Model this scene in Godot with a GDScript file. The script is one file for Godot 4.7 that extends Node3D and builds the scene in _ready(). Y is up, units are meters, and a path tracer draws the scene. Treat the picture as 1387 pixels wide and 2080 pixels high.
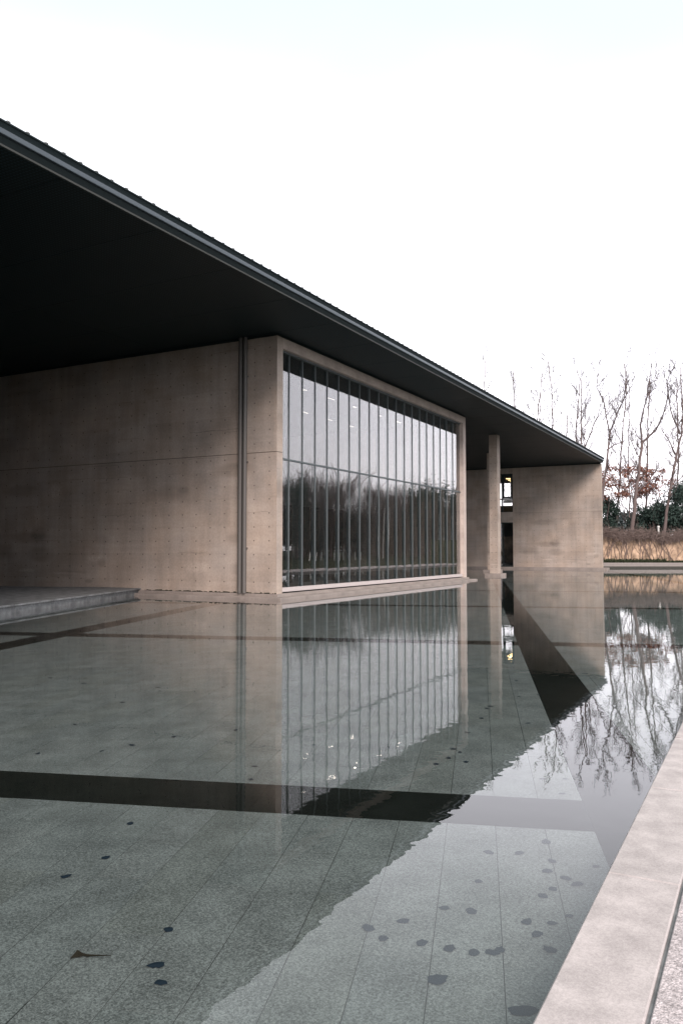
extends Node3D
# A low concrete museum with a broad dark roof standing in a shallow reflecting pool, on a white overcast winter day.
# y = 0 is the water surface; the camera stands on the pool kerb.

const EYE := 1.55
const FLOOR_Y := -0.12
const SOFFIT := 8.52
const ORD := ["first", "second", "third", "fourth", "fifth", "sixth", "seventh", "eighth", "ninth", "tenth", "eleventh", "twelfth", "thirteenth", "fourteenth", "fifteenth", "sixteenth", "seventeenth", "eighteenth"]
var rng := RandomNumberGenerator.new()
var M := {}
var bframe: Transform3D      # building: x along the glass facade (away), z outward over the pool
var pframe: Transform3D      # paving of the pool floor: x across, -z away


# ---------------------------------------------------------------- mesh helpers
class MB:
	var v := PackedVector3Array()
	var n := PackedVector3Array()
	var uv := PackedVector2Array()
	var c := PackedColorArray()
	var i := PackedInt32Array()
	var col := Color.WHITE

	func tri(a: Vector3, b: Vector3, d: Vector3, hint: Vector3) -> void:
		var k := v.size()
		var g := (b - a).cross(d - a)
		if g.dot(hint) > 0.0:
			v.append_array([a, d, b])
			g = g
		else:
			v.append_array([a, b, d])
			g = -g
		g = g.normalized()
		n.append_array([g, g, g])
		uv.append_array([Vector2.ZERO, Vector2.ZERO, Vector2.ZERO])
		c.append_array([col, col, col])
		i.append_array([k, k + 1, k + 2])

	func quad(a: Vector3, b: Vector3, d: Vector3, e: Vector3, hint: Vector3) -> void:
		var k := v.size()
		var g := (b - a).cross(d - a)
		if g.dot(hint) > 0.0:
			v.append_array([a, e, d, b])
		else:
			v.append_array([a, b, d, e])
			g = -g
		g = g.normalized()
		n.append_array([g, g, g, g])
		for p in 4:
			uv.append(Vector2.ZERO)
			c.append(col)
		i.append_array([k, k + 1, k + 2, k, k + 2, k + 3])

	# a quad with texture coordinates, for walls that carry a picture of their stains
	func quad_uv(a: Vector3, b: Vector3, d: Vector3, e: Vector3, hint: Vector3, ua: Vector2, ub: Vector2, ud: Vector2, ue: Vector2) -> void:
		var k := v.size()
		quad(a, b, d, e, hint)
		var flipped := (b - a).cross(d - a).dot(hint) > 0.0
		uv[k] = ua
		uv[k + 1] = ue if flipped else ub
		uv[k + 2] = ud
		uv[k + 3] = ub if flipped else ue

	func box(lo: Vector3, hi: Vector3) -> void:
		var p := [Vector3(lo.x, lo.y, lo.z), Vector3(hi.x, lo.y, lo.z), Vector3(hi.x, hi.y, lo.z), Vector3(lo.x, hi.y, lo.z), Vector3(lo.x, lo.y, hi.z), Vector3(hi.x, lo.y, hi.z), Vector3(hi.x, hi.y, hi.z), Vector3(lo.x, hi.y, hi.z)]
		quad(p[0], p[1], p[2], p[3], Vector3(0, 0, -1))
		quad(p[4], p[5], p[6], p[7], Vector3(0, 0, 1))
		quad(p[0], p[3], p[7], p[4], Vector3(-1, 0, 0))
		quad(p[1], p[2], p[6], p[5], Vector3(1, 0, 0))
		quad(p[3], p[2], p[6], p[7], Vector3(0, 1, 0))
		quad(p[0], p[1], p[5], p[4], Vector3(0, -1, 0))

	# a box whose twelve edges are cut off at 45 degrees
	func bevel_box(lo: Vector3, hi: Vector3, b: float) -> void:
		var m := (lo + hi) * 0.5
		var h := (hi - lo) * 0.5
		var q := h - Vector3(b, b, b)
		for s in [-1.0, 1.0]:
			quad(m + Vector3(s * h.x, -q.y, -q.z), m + Vector3(s * h.x, q.y, -q.z), m + Vector3(s * h.x, q.y, q.z), m + Vector3(s * h.x, -q.y, q.z), Vector3(s, 0, 0))
			quad(m + Vector3(-q.x, s * h.y, -q.z), m + Vector3(q.x, s * h.y, -q.z), m + Vector3(q.x, s * h.y, q.z), m + Vector3(-q.x, s * h.y, q.z), Vector3(0, s, 0))
			quad(m + Vector3(-q.x, -q.y, s * h.z), m + Vector3(q.x, -q.y, s * h.z), m + Vector3(q.x, q.y, s * h.z), m + Vector3(-q.x, q.y, s * h.z), Vector3(0, 0, s))
			for t in [-1.0, 1.0]:
				quad(m + Vector3(s * h.x, t * q.y, -q.z), m + Vector3(s * h.x, t * q.y, q.z), m + Vector3(s * q.x, t * h.y, q.z), m + Vector3(s * q.x, t * h.y, -q.z), Vector3(s, t, 0))
				quad(m + Vector3(s * h.x, -q.y, t * q.z), m + Vector3(s * h.x, q.y, t * q.z), m + Vector3(s * q.x, q.y, t * h.z), m + Vector3(s * q.x, -q.y, t * h.z), Vector3(s, 0, t))
				quad(m + Vector3(-q.x, s * h.y, t * q.z), m + Vector3(q.x, s * h.y, t * q.z), m + Vector3(q.x, s * q.y, t * h.z), m + Vector3(-q.x, s * q.y, t * h.z), Vector3(0, s, t))
				for w in [-1.0, 1.0]:
					tri(m + Vector3(s * h.x, t * q.y, w * q.z), m + Vector3(s * q.x, t * h.y, w * q.z), m + Vector3(s * q.x, t * q.y, w * h.z), Vector3(s, t, w))

	# a profile in (z, y) swept from x0 to x1
	func sweep(profile: Array, x0: float, x1: float) -> void:
		var mid := Vector2.ZERO
		for p in profile:
			mid += p / profile.size()
		for k in profile.size():
			var a: Vector2 = profile[k]
			var b: Vector2 = profile[(k + 1) % profile.size()]
			var out := Vector2((b - a).y, -(b - a).x)
			if out.dot((a + b) * 0.5 - mid) < 0.0:
				out = -out
			quad(Vector3(x0, a.y, a.x), Vector3(x1, a.y, a.x), Vector3(x1, b.y, b.x), Vector3(x0, b.y, b.x), Vector3(0, out.y, out.x))
		for e in [[x0, -1.0], [x1, 1.0]]:
			for k in range(1, profile.size() - 1):
				tri(Vector3(e[0], profile[0].y, profile[0].x), Vector3(e[0], profile[k].y, profile[k].x), Vector3(e[0], profile[k + 1].y, profile[k + 1].x), Vector3(e[1], 0, 0))

	# a tapered tube along a path, smooth
	func tube(path: PackedVector3Array, radii: PackedFloat32Array, sides: int) -> void:
		var k0 := v.size()
		var last := path.size() - 1
		for p in path.size():
			var d := (path[mini(p + 1, last)] - path[maxi(p - 1, 0)]).normalized()
			var a := d.cross(Vector3(0.31, 0.11, 0.94)).normalized()
			var b := d.cross(a)
			for s in sides:
				var t := TAU * s / sides
				var o := a * cos(t) + b * sin(t)
				v.append(path[p] + o * radii[p])
				n.append(o)
				uv.append(Vector2(float(s) / sides, p))
				c.append(col)
		for p in last:
			for s in sides:
				var q := k0 + p * sides
				var s1 := (s + 1) % sides
				i.append_array([q + s, q + sides + s1, q + s1, q + s, q + sides + s, q + sides + s1])

	func leaf(at: Vector3, along: Vector3, across: Vector3) -> void:
		var k := v.size()
		var nn := along.cross(across).normalized()
		v.append_array([at, at + along * 0.5 + across, at + along, at + along * 0.5 - across])
		for p in 4:
			n.append(nn)
			uv.append(Vector2.ZERO)
			c.append(col)
		i.append_array([k, k + 1, k + 2, k, k + 2, k + 3])

	func done() -> ArrayMesh:
		var a := []
		a.resize(Mesh.ARRAY_MAX)
		a[Mesh.ARRAY_VERTEX] = v
		a[Mesh.ARRAY_NORMAL] = n
		a[Mesh.ARRAY_TEX_UV] = uv
		a[Mesh.ARRAY_COLOR] = c
		a[Mesh.ARRAY_INDEX] = i
		var m := ArrayMesh.new()
		m.add_surface_from_arrays(Mesh.PRIMITIVE_TRIANGLES, a)
		return m


var taken := {}

func numbered(called: String) -> String:
	var k: int = taken.get(called, 0)
	taken[called] = k + 1
	return called if k == 0 else "%s_%03d" % [called, k]


func tag(o: Node3D, label := "", category := "", group := "", kind := "") -> Node3D:
	if label != "": o.set_meta("label", label)
	if category != "": o.set_meta("category", category)
	if group != "": o.set_meta("group", group)
	if kind != "": o.set_meta("kind", kind)
	return o


func thing(called: String, label: String, category: String, at := Transform3D(), group := "") -> Node3D:
	var o := Node3D.new()
	o.name = numbered(called)
	o.transform = at
	add_child(o, true)
	return tag(o, label, category, group)


# one named mesh, under its parent or (top-level) under a number of its own
func obj(called: String, mesh: Mesh, mat: Material, parent: Node = null, at := Transform3D()) -> MeshInstance3D:
	var o := MeshInstance3D.new()
	o.mesh = mesh
	o.material_override = mat
	o.transform = at
	if parent == null:
		o.name = numbered(called)
		add_child(o, true)
	else:
		var k: int = parent.get_meta("n_" + called, 0)
		parent.set_meta("n_" + called, k + 1)
		o.name = called if k == 0 else "%s_%03d" % [called, k]
		parent.add_child(o, true)
	return o


func part(called: String, mb: MB, mat: Material, parent: Node, at := Transform3D()) -> MeshInstance3D:
	return obj(called, mb.done(), mat, parent, at)


func boxed(lo: Vector3, hi: Vector3, bevel := 0.0) -> MB:
	var m := MB.new()
	if bevel > 0.0: m.bevel_box(lo, hi, bevel)
	else: m.box(lo, hi)
	return m


func shift(x: float, y: float, z: float) -> Transform3D:
	return Transform3D(Basis(), Vector3(x, y, z))


func lin(r: float, g: float, b: float, a := 1.0) -> Color:
	var k := Color(r, g, b).linear_to_srgb()
	k.a = a
	return k


func mat(r: float, g: float, b: float, rough := 0.85, spec := 0.5, metal := 0.0) -> StandardMaterial3D:
	var m := StandardMaterial3D.new()
	m.albedo_color = lin(r, g, b)
	m.roughness = rough
	m.metallic_specular = spec
	m.metallic = metal
	return m


func noise(freq: float, oct := 4, kind := FastNoiseLite.TYPE_SIMPLEX_SMOOTH, s := 1) -> FastNoiseLite:
	var f := FastNoiseLite.new()
	f.noise_type = kind
	f.frequency = freq
	f.fractal_octaves = oct
	f.seed = s
	return f


func seamless(f: FastNoiseLite, w: int, h: int) -> PackedByteArray:
	var im := f.get_seamless_image(w, h, false, false, 0.12)
	im.convert(Image.FORMAT_L8)
	return im.get_data()


func grey_tex(w: int, h: int, data: PackedByteArray) -> ImageTexture:
	return ImageTexture.create_from_image(Image.create_from_data(w, h, false, Image.FORMAT_L8, data))


# stone grain: crystals of two sizes over broad faint clouds, as a grey multiplier
func grain_tex(size: int, fine: float, broad: float, contrast: float, clouds: float, s: int) -> ImageTexture:
	var b := seamless(noise(broad, 4, FastNoiseLite.TYPE_SIMPLEX_SMOOTH, s + 7), size, size)
	var r := RandomNumberGenerator.new()
	r.seed = s
	var g: Array[PackedByteArray] = []
	for k in 2:
		var n := maxi(8, int(size * fine * (4.0 if k == 0 else 1.7)))
		var raw := PackedByteArray()
		raw.resize(n * n)
		for q in n * n: raw[q] = r.randi() % 256
		var im := Image.create_from_data(n, n, false, Image.FORMAT_L8, raw)
		im.resize(size, size, Image.INTERPOLATE_CUBIC if n < size else Image.INTERPOLATE_BILINEAR)
		g.append(im.get_data())
	for k in b.size():
		var x: float = 205.0 + ((g[0][k] - 128.0) * 0.6 + (g[1][k] - 128.0) * 0.4) * contrast + (b[k] - 128.0) * clouds
		b[k] = clampi(int(x), 0, 255)
	return grey_tex(size, size, b)


func normal_tex(size: int, f: FastNoiseLite, strength: float) -> ImageTexture:
	var d := seamless(f, size, size)
	var im := Image.create_from_data(size, size, false, Image.FORMAT_L8, d)
	im.convert(Image.FORMAT_RGBA8)
	im.bump_map_to_normal_map(strength)
	return ImageTexture.create_from_image(im)


func tri_map(m: StandardMaterial3D, per_metre: float, in_world := true) -> void:
	m.uv1_triplanar = true
	m.uv1_world_triplanar = in_world
	m.uv1_scale = Vector3(per_metre, per_metre, per_metre)
	m.uv1_triplanar_sharpness = 6.0


# ---------------------------------------------------------------- the script
func _ready() -> void:
	rng.seed = 20240117
	# camera
	var cam := Camera3D.new()
	cam.name = "camera"
	cam.position = Vector3(0, EYE, 0)
	cam.rotation = Vector3(atan(77.5 / 1618.0), 0, 0)
	cam.fov = 2.0 * rad_to_deg(atan(1040.0 / 1618.0))
	cam.near = 0.1
	cam.far = 4000.0
	add_child(cam)
	# overcast sky, exposed for the building
	# dusk overcast: bright and faintly pink low down, duller and cooler overhead
	var sky_im := Image.create(512, 256, false, Image.FORMAT_RGBF)
	var cloud := noise(1.6, 4, FastNoiseLite.TYPE_SIMPLEX_SMOOTH, 4)
	for y in 256:
		var el := 90.0 - (y + 0.5) / 256.0 * 180.0
		for x in 512:
			var az := TAU * x / 512.0
			var e := maxf(el, 0.0)
			var q := cloud.get_noise_3d(cos(az) * cos(deg_to_rad(e)), sin(deg_to_rad(e)) * 2.2, sin(az) * cos(deg_to_rad(e)))
			var t := smoothstep(14.0, 35.0, e + q * 5.0)
			var c := Color(1.04, 1.0, 1.035).lerp(Color(0.965, 0.955, 1.03), smoothstep(0.0, 14.0, e)).lerp(Color(0.385, 0.42, 0.428), t)
			var k := 1.0 + 0.05 * q
			sky_im.set_pixel(x, y, Color(c.r * k, c.g * k, c.b * k) if el > 0.0 else Color(0.1, 0.1, 0.1))
	var sky_mat := PanoramaSkyMaterial.new()
	sky_mat.panorama = ImageTexture.create_from_image(sky_im)
	var sky := Sky.new()
	sky.sky_material = sky_mat
	var env := Environment.new()
	env.background_mode = Environment.BG_SKY
	env.sky = sky
	env.tonemap_mode = Environment.TONE_MAPPER_LINEAR
	env.tonemap_exposure = 2.4
	env.sdfgi_enabled = true
	env.ssao_enabled = true
	env.ssil_enabled = true
	var we := WorldEnvironment.new()
	we.name = "environment"
	we.environment = env
	add_child(we)
	var sun := DirectionalLight3D.new()
	sun.name = "overcast_sun"
	sun.light_energy = 0.6
	sun.light_color = Color(1.0, 0.93, 0.9)
	sun.light_angular_distance = 26.0
	sun.shadow_enabled = true
	sun.basis = Basis.looking_at(-Vector3(0.215, 0.70, 0.977).normalized())
	add_child(sun)

	var th := deg_to_rad(28.116)
	bframe = Transform3D(Basis(Vector3(sin(th), 0, -cos(th)), Vector3.UP, Vector3(cos(th), 0, sin(th))), Vector3(-2.058, 0, -25.286))
	var ph := deg_to_rad(9.824)
	pframe = Transform3D(Basis(Vector3(cos(ph), 0, sin(ph)), Vector3.UP, Vector3(-sin(ph), 0, cos(ph))), Vector3.ZERO)

	materials()
	ground_and_water()
	pool_floor()
	kerb()
	building()
	interior()
	far_bank()
	trees()
	grove()
	leaves()


func concrete_tex(s: int) -> ImageTexture:
	# 14.4 m by 8.64 m of wall: formwork panels of 1.8 by 0.9 m, rain streaks, blotches, scratches
	var w := 1440
	var h := 864
	var blot := noise(0.0045, 5, FastNoiseLite.TYPE_SIMPLEX_SMOOTH, s).get_image(w, h)
	blot.convert(Image.FORMAT_L8)
	var fine := noise(0.09, 4, FastNoiseLite.TYPE_SIMPLEX, s + 1).get_image(w, h)
	fine.convert(Image.FORMAT_L8)
	var st := noise(0.02, 4, FastNoiseLite.TYPE_SIMPLEX, s + 2).get_image(w, 96)
	st.convert(Image.FORMAT_L8)
	st.resize(w, h, Image.INTERPOLATE_CUBIC)
	var hz := noise(0.03, 3, FastNoiseLite.TYPE_SIMPLEX, s + 3).get_image(180, h)
	hz.convert(Image.FORMAT_L8)
	hz.resize(w, h, Image.INTERPOLATE_CUBIC)
	var b := blot.get_data()
	var f := fine.get_data()
	var v := st.get_data()
	var z := hz.get_data()
	var r := RandomNumberGenerator.new()
	r.seed = s
	var tones := PackedFloat32Array()
	for k in 9 * 11: tones.append(r.randf_range(-9.0, 9.0))
	var out := PackedByteArray()
	out.resize(w * h * 3)
	var marks := PackedFloat32Array()
	marks.resize(w * h)
	# short scratches along the board joints
	for k in 46:
		var y0 := clampi(int((r.randi_range(1, 18) * 0.45 + r.randf_range(-0.05, 0.05)) * 100), 2, h - 3)
		var x0 := r.randi_range(0, w - 200)
		var len := r.randi_range(40, 190)
		var depth := r.randf_range(22, 75)
		for x in len:
			var yy := y0 + int(1.3 * sin(x * 0.05 + k))
			marks[yy * w + x0 + x] -= depth * (0.5 + 0.5 * r.randf())
	# smudged bands and pale repair patches
	for k in 26:
		var cx := r.randi_range(60, w - 60)
		var cy := r.randi_range(int(h * 0.45), h - 40)
		var rx := r.randi_range(18, 120)
		var ry := r.randi_range(6, 34)
		var d := r.randf_range(-24, -8) if k % 5 else r.randf_range(8, 20)
		for y in range(maxi(cy - ry, 0), mini(cy + ry, h)):
			for x in range(maxi(cx - rx, 0), mini(cx + rx, w)):
				var q := 1.0 - Vector2(float(x - cx) / rx, float(y - cy) / ry).length()
				if q > 0.0: marks[y * w + x] += d * minf(q * 2.0, 1.0) * (0.4 + f[y * w + x] / 200.0)
	for y in h:
		var py := int(y / 90.0)
		var ey := y % 90
		for x in w:
			var k := y * w + x
			var t := 212.0 + (b[k] - 128.0) * 0.13 + (f[k] - 128.0) * 0.07 + (v[k] - 128.0) * 0.07 + (z[k] - 128.0) * 0.04 + tones[py * 9 + int(x / 180.0)] * 0.6 + marks[k]
			if ey == 0 or x % 180 == 0: t -= 8.0
			var warm := (b[(k + 5000) % b.size()] - 128.0) * 0.03
			out[k * 3] = clampi(int(t + warm), 0, 255)
			out[k * 3 + 1] = clampi(int(t), 0, 255)
			out[k * 3 + 2] = clampi(int(t - warm), 0, 255)
	return ImageTexture.create_from_image(Image.create_from_data(w, h, false, Image.FORMAT_RGB8, out))


func materials() -> void:
	var con := mat(0.50, 0.424, 0.365, 0.78, 0.35)
	con.albedo_texture = concrete_tex(11)
	M.concrete = con
	M.pit_normal = normal_tex(512, noise(0.02, 4, FastNoiseLite.TYPE_SIMPLEX, 3), 3.0)
	var plain := mat(0.66, 0.56, 0.50, 0.8, 0.35)
	plain.albedo_texture = grain_tex(512, 0.05, 0.005, 0.07, 0.12, 5)
	tri_map(plain, 0.4, false)
	M.smooth_concrete = plain
	var le := plain.duplicate()
	le.albedo_color = lin(0.38, 0.335, 0.305)
	M.ledge = le
	M.tie = mat(0.13, 0.105, 0.09, 0.9)
	M.joint = mat(0.10, 0.08, 0.065, 0.9)

	var granite := grain_tex(1024, 0.14, 0.004, 0.58, 0.15, 21)
	var tones := [[0.150, 0.177, 0.172], [0.144, 0.170, 0.166], [0.157, 0.183, 0.178], [0.147, 0.172, 0.164]]
	M.slabs = []
	for t in tones:
		var g := mat(t[0], t[1], t[2], 0.9, 0.0)
		g.albedo_texture = granite
		tri_map(g, 0.55)
		M.slabs.append(g)
	var dark := mat(0.012, 0.015, 0.013, 0.9, 0.0)
	dark.albedo_texture = granite
	tri_map(dark, 0.6)
	M.dark_slab = dark
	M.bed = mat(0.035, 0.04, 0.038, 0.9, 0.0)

	var kerb_grain := grain_tex(1024, 0.08, 0.005, 0.13, 0.13, 31)
	M.kerbs = []
	for t in [[0.645, 0.59, 0.58], [0.625, 0.575, 0.565], [0.665, 0.61, 0.60]]:
		var k := mat(t[0], t[1], t[2], 0.8, 0.35)
		k.albedo_texture = kerb_grain
		tri_map(k, 0.9)
		M.kerbs.append(k)
	var pave := mat(0.66, 0.60, 0.605, 0.9, 0.3)
	pave.albedo_texture = grain_tex(1024, 0.08, 0.02, 0.42, 0.2, 41)
	pave.normal_enabled = true
	pave.normal_texture = normal_tex(1024, noise(0.06, 3, FastNoiseLite.TYPE_SIMPLEX, 8), 10.0)
	pave.normal_scale = 0.3
	tri_map(pave, 0.9)
	M.rough_granite = pave
	var plat := mat(0.26, 0.27, 0.275, 0.8, 0.3)
	plat.albedo_texture = grain_tex(512, 0.05, 0.01, 0.15, 0.3, 51)
	tri_map(plat, 0.5)
	M.platform = plat

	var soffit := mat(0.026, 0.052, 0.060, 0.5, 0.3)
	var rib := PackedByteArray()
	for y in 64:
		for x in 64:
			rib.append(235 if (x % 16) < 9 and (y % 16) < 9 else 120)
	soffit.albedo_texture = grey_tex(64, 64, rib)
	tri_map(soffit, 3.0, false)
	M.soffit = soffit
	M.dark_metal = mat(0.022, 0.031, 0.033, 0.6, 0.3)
	M.gutter = mat(0.065, 0.082, 0.098, 0.45, 0.5, 0.1)
	M.trim = mat(0.07, 0.075, 0.072, 0.55, 0.3)
	M.cap = mat(0.020, 0.030, 0.033, 0.6, 0.25)
	M.seam = mat(0.07, 0.075, 0.075, 0.5)
	M.mullion = mat(0.075, 0.09, 0.095, 0.5, 0.4, 0.1)
	M.sill_metal = mat(0.42, 0.38, 0.37, 0.5, 0.5)
	M.moss = mat(0.035, 0.035, 0.028, 0.95, 0.1)
	M.pipe = mat(0.10, 0.095, 0.09, 0.5, 0.4, 0.1)
	var glass := StandardMaterial3D.new()
	glass.transparency = BaseMaterial3D.TRANSPARENCY_ALPHA
	glass.albedo_color = lin(0.012, 0.018, 0.02, 0.12)
	glass.roughness = 0.0
	glass.metallic_specular = 0.5
	M.glass = glass
	var clear := glass.duplicate()
	clear.albedo_color = lin(0.02, 0.025, 0.025, 0.08)
	M.clear_glass = clear
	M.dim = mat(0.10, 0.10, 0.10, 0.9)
	M.shelf = mat(0.09, 0.06, 0.04, 0.7)

	var w := StandardMaterial3D.new()
	w.transparency = BaseMaterial3D.TRANSPARENCY_ALPHA
	w.albedo_color = lin(0.05, 0.07, 0.068, 0.004)
	w.roughness = 0.0
	w.metallic_specular = 0.46
	w.normal_enabled = true
	w.normal_texture = normal_tex(1024, noise(0.03, 3, FastNoiseLite.TYPE_SIMPLEX_SMOOTH, 77), 6.0)
	w.normal_scale = 0.0065
	M.water = w

	M.stucco = mat(0.55, 0.40, 0.285, 0.9, 0.2)
	M.stucco.albedo_texture = grain_tex(512, 0.06, 0.012, 0.15, 0.5, 61)
	tri_map(M.stucco, 0.16)
	M.bark = mat(0.135, 0.105, 0.10, 0.9, 0.2)
	M.twig = mat(0.105, 0.084, 0.082, 0.9, 0.2)
	M.vine = mat(0.20, 0.155, 0.14, 0.9, 0.2)
	M.lawn = mat(0.045, 0.06, 0.035, 0.95, 0.1)
	M.lawn.albedo_texture = grain_tex(512, 0.06, 0.01, 0.5, 0.5, 71)
	tri_map(M.lawn, 0.3)
	M.damp_stone = mat(0.05, 0.05, 0.045, 0.8, 0.3)
	M.far_ledge = mat(0.23, 0.21, 0.20, 0.85, 0.3)
	M.white_paint = mat(0.62, 0.62, 0.60, 0.7)
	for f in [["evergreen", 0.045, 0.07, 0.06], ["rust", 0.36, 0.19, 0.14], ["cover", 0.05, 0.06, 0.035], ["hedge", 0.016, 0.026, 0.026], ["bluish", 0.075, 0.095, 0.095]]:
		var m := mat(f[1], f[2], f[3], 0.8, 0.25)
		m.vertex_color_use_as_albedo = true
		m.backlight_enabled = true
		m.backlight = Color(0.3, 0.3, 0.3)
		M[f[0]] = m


# ---------------------------------------------------------------- ground, water
func ground_and_water() -> void:
	var g := boxed(Vector3(-1500, -1.0, -1500), Vector3(1500, -0.6, 1500))
	tag(part("ground", g, M.bed, self_root()), "", "", "", "structure")
	var m := MB.new()
	m.quad_uv(Vector3(-150, 0, -69.5), Vector3(90, 0, -69.5), Vector3(90, 0, 40), Vector3(-150, 0, 40), Vector3.UP, Vector2(-150, -69.5) / 9.0, Vector2(90, -69.5) / 9.0, Vector2(90, 40) / 9.0, Vector2(-150, 40) / 9.0)
	tag(part("water", m, M.water, self_root()), "still shallow water of the reflecting pool", "", "", "structure")


func self_root() -> Node:
	return null


# ---------------------------------------------------------------- pool floor
func pool_floor() -> void:
	var base := MB.new()
	base.box(Vector3(-150, FLOOR_Y - 0.10, -70), Vector3(90, FLOOR_Y - 0.012, 40))
	var root := part("pool_floor", base, M.bed, null)
	tag(root, "grey granite slab floor of the shallow pool crossed by dark stone strips", "", "", "structure")
	var r := RandomNumberGenerator.new()
	r.seed = 5
	var pieces := []   # [x0, x1, z0, z1, dark]
	var bands := []
	for k in range(-3, 9): bands.append(5.0 + 9.4 * k)
	for c in range(-3, 8):
		var c0: float = bands[c + 3] + 0.6
		var c1: float = bands[c + 4]
		for s in range(-5, 4):
			var d1 := 0.66 + 9.16 * s
			var d0 := d1 - 8.56
			var kk := 0
			var x := d1
			while x - d0 > 0.1:
				var x0 := maxf(x - 0.29, d0)
				var off := 0.0 if kk % 2 == 0 else 0.55
				var z := c0
				while z < c1 - 0.01:
					var z1 := minf(z + (1.1 if off == 0.0 else off), c1)
					off = 0.0
					pieces.append([x0, x, z, z1, false])
					z = z1
				x = x0
				kk += 1
	for c in bands:
		for s in range(-5, 4):
			var a := 0.66 + 9.16 * s - 8.56
			for k in 4:
				pieces.append([a + 2.14 * k, a + 2.14 * (k + 1), c, c + 0.6, true])
	for s in range(-5, 4):
		for c in range(-3, 8):
			var z: float = bands[c + 3]
			for k in 4:
				pieces.append([0.66 + 9.16 * s, 0.66 + 9.16 * s + 0.6, z + 2.35 * k, z + 2.35 * (k + 1), true])
	# the pieces that show largest are parts of their own, the rest are joined
	var far := [MB.new(), MB.new(), MB.new(), MB.new()]
	var far_dark := MB.new()
	var near := []
	for p in pieces:
		var cx: float = (p[0] + p[1]) * 0.5
		var cz: float = (p[2] + p[3]) * 0.5
		var w := pframe * Vector3(cx, FLOOR_Y, -cz)
		var d := -w.z
		var share := w.x / maxf(d, 0.1)
		var seen := d > 1.8 and absf(share) < 0.52
		var own: bool = seen and (d < 11.2 or (p[4] and d < 40.0))
		var curb_side := bframe.affine_inverse() * w
		if curb_side.z > 13.7: own = false
		p.append(own)
		if own: near.append(p)
		if not seen and d < 1.0 and d > -6.0 and absf(w.x) < 12.0: p[5] = false
	var shapes := {}
	for p in pieces:
		var w: float = p[1] - p[0]
		var l: float = p[3] - p[2]
		var gap := 0.0016
		if p[5]:
			var key := "%d_%d" % [roundi(w * 1000), roundi(l * 1000)]
			if not shapes.has(key):
				var m := MB.new()
				m.bevel_box(Vector3(-w / 2 + gap, -0.02, -l / 2 + gap * 0.25), Vector3(w / 2 - gap, 0, l / 2 - gap * 0.25), 0.0006)
				shapes[key] = m.done()
			var at := pframe * shift((p[0] + p[1]) / 2, FLOOR_Y + r.randf_range(-0.0008, 0.0008), -(p[2] + p[3]) / 2)
			obj("dark_slab" if p[4] else "slab", shapes[key], M.dark_slab if p[4] else M.slabs[r.randi() % 4], root, at)
		else:
			var m: MB = far_dark if p[4] else far[r.randi() % 4]
			m.quad(pframe * Vector3(p[0] + gap, FLOOR_Y, -p[2] - gap), pframe * Vector3(p[1] - gap, FLOOR_Y, -p[2] - gap), pframe * Vector3(p[1] - gap, FLOOR_Y, -p[3] + gap), pframe * Vector3(p[0] + gap, FLOOR_Y, -p[3] + gap), Vector3.UP)
	for k in 4:
		tag(part("distant_slabs", far[k], M.slabs[k], root), "", "", "", "stuff")
	tag(part("distant_dark_slabs", far_dark, M.dark_slab, root), "", "", "", "stuff")


# ---------------------------------------------------------------- kerb and pavement at the camera's feet
func kerb() -> void:
	var z0 := 13.06
	var z1 := 13.365
	var r := RandomNumberGenerator.new()
	r.seed = 9
	var base := boxed(Vector3(-60, -0.5, z0 + 0.03), Vector3(66, 0.085, 17.0))
	var root := tag(part("pavement", base, M.platform, null, bframe), "bush hammered granite pavement with a smooth pale kerb along the pool", "", "", "structure")
	var u := -26.35
	while u < 60.0:
		var l := 1.47 if u < -12.0 else 2.4
		obj("kerb_stone", boxed(Vector3(u + 0.0015, -0.3, z0), Vector3(u + l - 0.0015, 0.10 + r.randf_range(-0.001, 0.001), z1 - 0.002), 0.006).done(), M.kerbs[r.randi() % 3], root)
		u += l
	u = -26.2
	while u < 60.0:
		var l := 1.2 if u < -12.0 else 3.0
		for k in (3 if u < -10.0 else 1):
			var w := 0.9 if u < -10.0 else 3.4
			obj("paving_slab", boxed(Vector3(u + 0.003, 0.0, z1 + 0.012 + k * w), Vector3(u + l - 0.003, 0.097, z1 + 0.009 + (k + 1) * w - 0.006), 0.004).done(), M.rough_granite, root)
		u += l


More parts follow.
